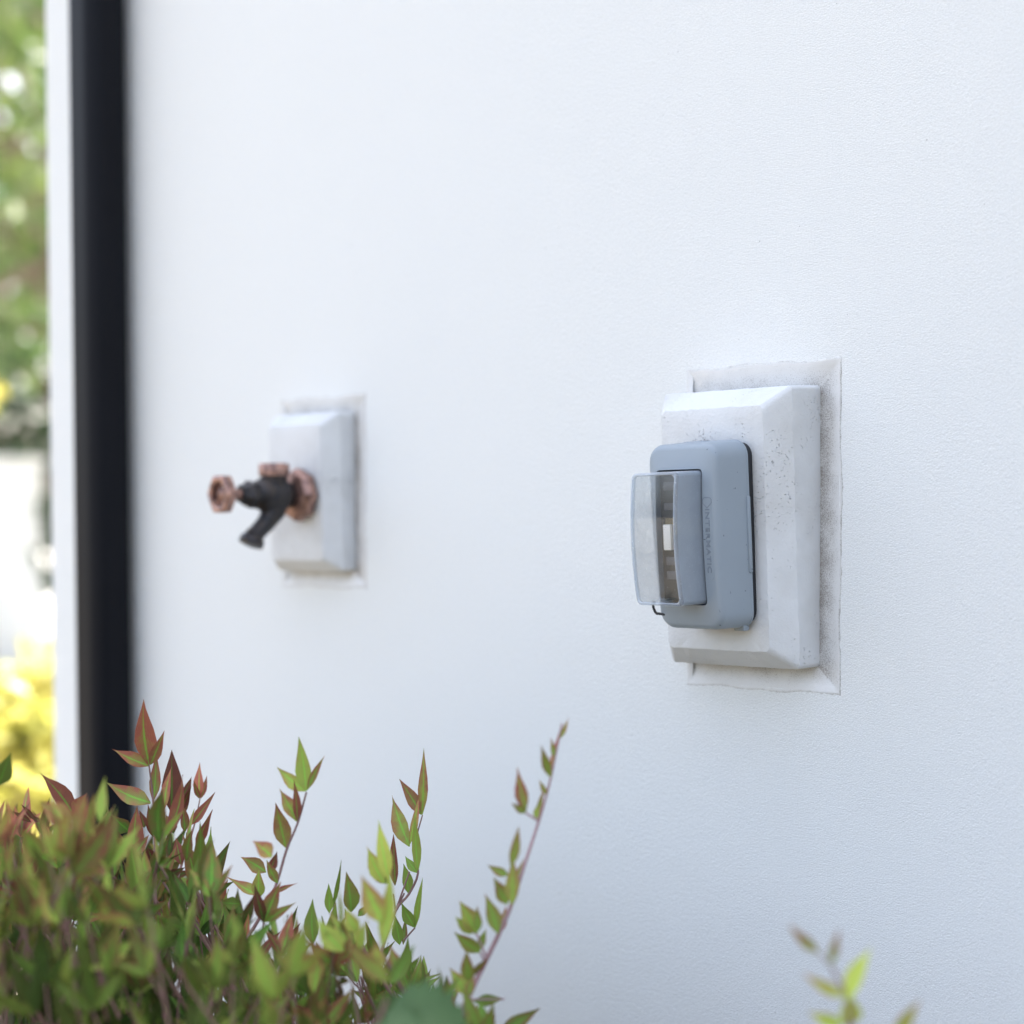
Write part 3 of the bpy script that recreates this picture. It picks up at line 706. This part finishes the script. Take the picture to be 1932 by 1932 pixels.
# ---- shrub four: blurred sprig lower right
f4 = Foliage(); z4 = 1.13
for (a, b, w_, r, g, y) in [((640,590),(330,300),74,.55,.75,.5), ((750,700),(835,350),62,.5,.75,.4), ((915,1060),(1155,520),130,.05,1.,1.), ((900,1020),(470,780),84,.4,.9,.7),
    ((880,1290),(530,1160),100,.3,.9,.8), ((930,1300),(925,960),150,.0,1.,.8), ((1380,1420),(1620,1040),96,.45,.85,.7), ((1300,1400),(1480,1290),70,.3,.8,.7)]:
    f4.hero(C_(*a), C_(*b), w_*.26, z4+rnd.uniform(-.02, .02), tone(r, g, y), tilt=.3)
f4.stem([atz(*C_(900, 2200), z4), atz(*C_(940, 1350), z4), atz(*C_(915, 1050), z4), atz(*C_(760, 720), z4)], .0016, .0007)
f4.stem([atz(*C_(760, 720), z4), atz(*C_(640, 590), z4)], .0006, .0005)
f4.stem([atz(*C_(900, 2200), z4), atz(*C_(1300, 1700), z4), atz(*C_(1380, 1420), z4)], .0012, .0007)
p4 = atz(*C_(900, 2200), z4); gb = Vector((p4.x, p4.y, 0)); f4.stem([gb, (gb+p4)/2+Vector((.01, .01, 0)), p4], .0035, .0016)
rn = random.Random(31)
for i in range(22):
    p = atz(rn.uniform(1480, 1760), rn.uniform(2120, 2600), rn.uniform(1.02, 1.22)); o_ = Vector((rn.uniform(-.6, .6), rn.uniform(-.6, .6), 1)).normalized()
    spray(f4, p-o_*.07, p, 3, .033, lambda: (rn.uniform(0, .3), rn.uniform(.4, .8), rn.uniform(.2, .7)), rn)
    f4.stem([gb, (gb+p)/2, p-o_*.07], .003, .0014)
f4.build('nandina_shrub', 'out of focus shrub tip with bright green leaves at the lower right edge', gb, group='low shrubs along the wall')

# ---- serrated broad leaf plant
def serr(bm, base, tip, wd, nrm):
    base = Vector(base); tip = Vector(tip); ax = tip-base; L = ax.length; d = ax/L; sd = d.cross(nrm).normalized(); up = sd.cross(d)
    N = 12; rows = []
    for i in range(N+1):
        t = i/N; pw = (math.sin(math.pi*min(1, t**.75)))**.7 if 0 < t < 1 else 0
        tooth = 1.0 if i % 2 == 0 else .66
        hw_ = wd/2*pw*tooth; c = base+ax*(t - (.03 if i % 2 else 0)) + up*L*.08*math.sin(math.pi*t)
        rows.append([bm.verts.new(c - sd*hw_ + up*hw_*.25), bm.verts.new(c), bm.verts.new(c + sd*hw_ + up*hw_*.25)])
    for r0, r1 in zip(rows, rows[1:]):
        for k in (0, 1): bm.faces.new((r0[k], r0[k+1], r1[k+1], r1[k]))
zs5 = 1.22
bl0 = atz(*B(560, 1990), zs5); gb = Vector((bl0.x, bl0.y, 0)); bp = empty('broad_leaf_plant', gb)
tag(bp, 'broad dark green toothed leaf in front of the shrubs at the bottom centre', 'plant')
bm = bmesh.new(); vv = (CM.translation-bl0).normalized()
def upn(k): return (vv + Vector((0, 0, .7)) + Vector((k, 0, 0))).normalized()
serr(bm, atz(*B(660, 1840), zs5), atz(*B(1130, 1975), zs5-.02), .046, upn(.1))
serr(bm, atz(*B(540, 1960), zs5), atz(*B(860, 2090), zs5-.03), .046, upn(-.2))
serr(bm, atz(*B(620, 1990), zs5+.02), atz(*B(840, 1770), zs5), .034, upn(.3))
o = mobj('foliage', bm, broad_m, ang=80); o.parent = bp; o.location = -gb
bm = bmesh.new(); tube(bm, [gb, (gb+bl0)/2+Vector((.01, 0, 0)), bl0, atz(*B(640, 1790), zs5)], [.004, .003, .0022, .001], 7)
o = mobj('stems', bm, stem_m); o.parent = bp; o.location = -gb

# ------------------------------------------------------------ far background, seen past the corner
def crown(cx, cy, cz_, rx, rz_, n, size, seed, flat=1.0):
    rn = random.Random(seed); bm = bmesh.new(); cl = []
    for i in range(max(10, n//55)):
        a = rn.uniform(0, 6.28); e = math.asin(rn.uniform(-.9, 1)); r = rn.uniform(.35, 1)**.6
        cl.append((Vector((cx+rx*r*math.cos(a)*math.cos(e), cy+rx*r*math.sin(a)*math.cos(e), cz_+rz_*r*math.sin(e))), rn.uniform(.22, .42)*min(rx, rz_)))
    for i in range(n):
        c, rr = rn.choice(cl); p = c + Vector((rn.gauss(0, 1), rn.gauss(0, 1), rn.gauss(0, .8)))*rr*.5
        d = Vector((rn.gauss(0, 1), rn.gauss(0, 1), rn.gauss(0, .7)-.3)).normalized(); s_ = d.orthogonal().normalized(); s_ = (Matrix.Rotation(rn.uniform(0, 6.28), 3, d) @ s_)
        L = size*rn.uniform(.7, 1.3); W = L*.28
        vs = [bm.verts.new(q_) for q_ in (p, p+d*L*.45+s_*W, p+d*L, p+d*L*.45-s_*W)]; bm.faces.new(vs)
    return bm, cl
def tree(name, u, dist, h0, cz_, rx, rz_, n, size, seed, m, lab, cat='tree', group=None, tr=.11):
    d = ray(u, 950); d = Vector((d.x, d.y, 0)).normalized(); p = Vector((0, -D, 0)) + d*dist
    e = empty(name, (p.x, p.y, 0)); tag(e, lab, cat, group)
    bm, cl = crown(0, 0, cz_, rx, rz_, n, size, seed); mobj('crown', bm, m, e, smooth=False)
    bm = bmesh.new(); rn = random.Random(seed+1)
    top = cz_; pts = [Vector((0, 0, 0)), Vector((.05*tr*8, 0, h0*.5)), Vector((-.03*tr*8, .02, h0)), Vector((.02, 0, top))]
    tube(bm, pts, [tr*1.3, tr, tr*.8, tr*.4], 10)
    for c, r_ in cl[:14]:
        st_ = Vector((0, 0, h0 + rn.uniform(0, max(.05, top-h0)))); tube(bm, [st_, (st_+c)/2+Vector((0, 0, -.05)), c], [tr*.4, tr*.25, tr*.1], 6)
    mobj('trunk', bm, bark, e)
    return e
tree('leafy_tree', 175, 9.5, 1.5, 2.9, 1.35, 1.6, 2600, .13, 3, olive_leaf, 'tall olive green tree with sky showing through, beyond the wall corner', group='trees beyond the house corner')
tree('leafy_tree', -80, 12.5, 1.6, 3.0, 2.2, 1.6, 3700, .16, 11, tree_leaf, 'mid green tree at the very left picture edge, above the garden wall', group='trees beyond the house corner', tr=.14)
tree('leafy_tree', 190, 15.5, 1.2, 1.9, 2.6, 1.75, 7000, .2, 17, dark_leaf, 'dark green low tree farthest away behind the others', group='trees beyond the house corner', tr=.16)
tree('yellow_shrub', 78, 5.0, .05, .26, .36, .27, 2600, .05, 5, yellow_leaf, 'sunlit yellow leaved shrub right beside the wall corner', 'shrub', 'sunlit yellow shrubs', .012)
tree('yellow_shrub', 12, 4.5, .05, .20, .30, .22, 2000, .05, 6, yellow_leaf, 'lower sunlit yellow leaved shrub at the left picture edge', 'shrub', 'sunlit yellow shrubs', .012)
tree('sapling', -135, 6.5, .3, 1.28, .18, .2, 500, .06, 9, yellow_leaf, 'thin yellow green sapling just inside the left picture edge', 'tree', None, .012)

def slab(name, u0, u1, dist, vtop, thick, lab, cat, cap=.05):
    a = CM.translation + ray(u0, 1000)*dist; b = CM.translation + ray(u1, 1000)*dist
    ax = Vector((b.x-a.x, b.y-a.y, 0)); L = ax.length; rz_ = math.atan2(ax.y, ax.x); ht = atz(60, vtop, dist).z
    e = empty(name, (a.x, a.y, 0), (0, 0, rz_)); tag(e, lab, cat)
    bm = bmesh.new(); box(bm, 0, L, 0, thick, 0, ht-cap); bevel_all(bm, .006, 2); mobj('masonry', bm, render_w, e)
    bm = bmesh.new(); box(bm, -.03, L+.03, -.03, thick+.03, ht-cap+.001, ht); bevel_all(bm, .008, 2); mobj('coping', bm, render_w, e)
    return e
slab('garden_wall', -900, 62, 13.0, 862, .25, 'white rendered garden wall at the far side of the driveway', 'wall')

e = empty('leafy_tree', (3.4, -2.2, 0)); tag(e, 'unseen dark leafy tree behind the camera, added to darken the right side', 'tree')  # out of view, added to cut light and reflections from the right
bm, cl = crown(0, 0, 1.5, 1.3, 1.5, 7000, .13, 77); mobj('crown', bm, dark_leaf, e, smooth=False)
bm = bmesh.new(); tube(bm, [(0, 0, 0), (.05, 0, .7), (0, .05, 1.8)], [.09, .07, .03], 10)
for c, r_ in cl[:12]: tube(bm, [(0, 0, .8), (c+Vector((0, 0, .7)))/2, c], [.03, .02, .01], 6)
mobj('trunk', bm, bark, e)
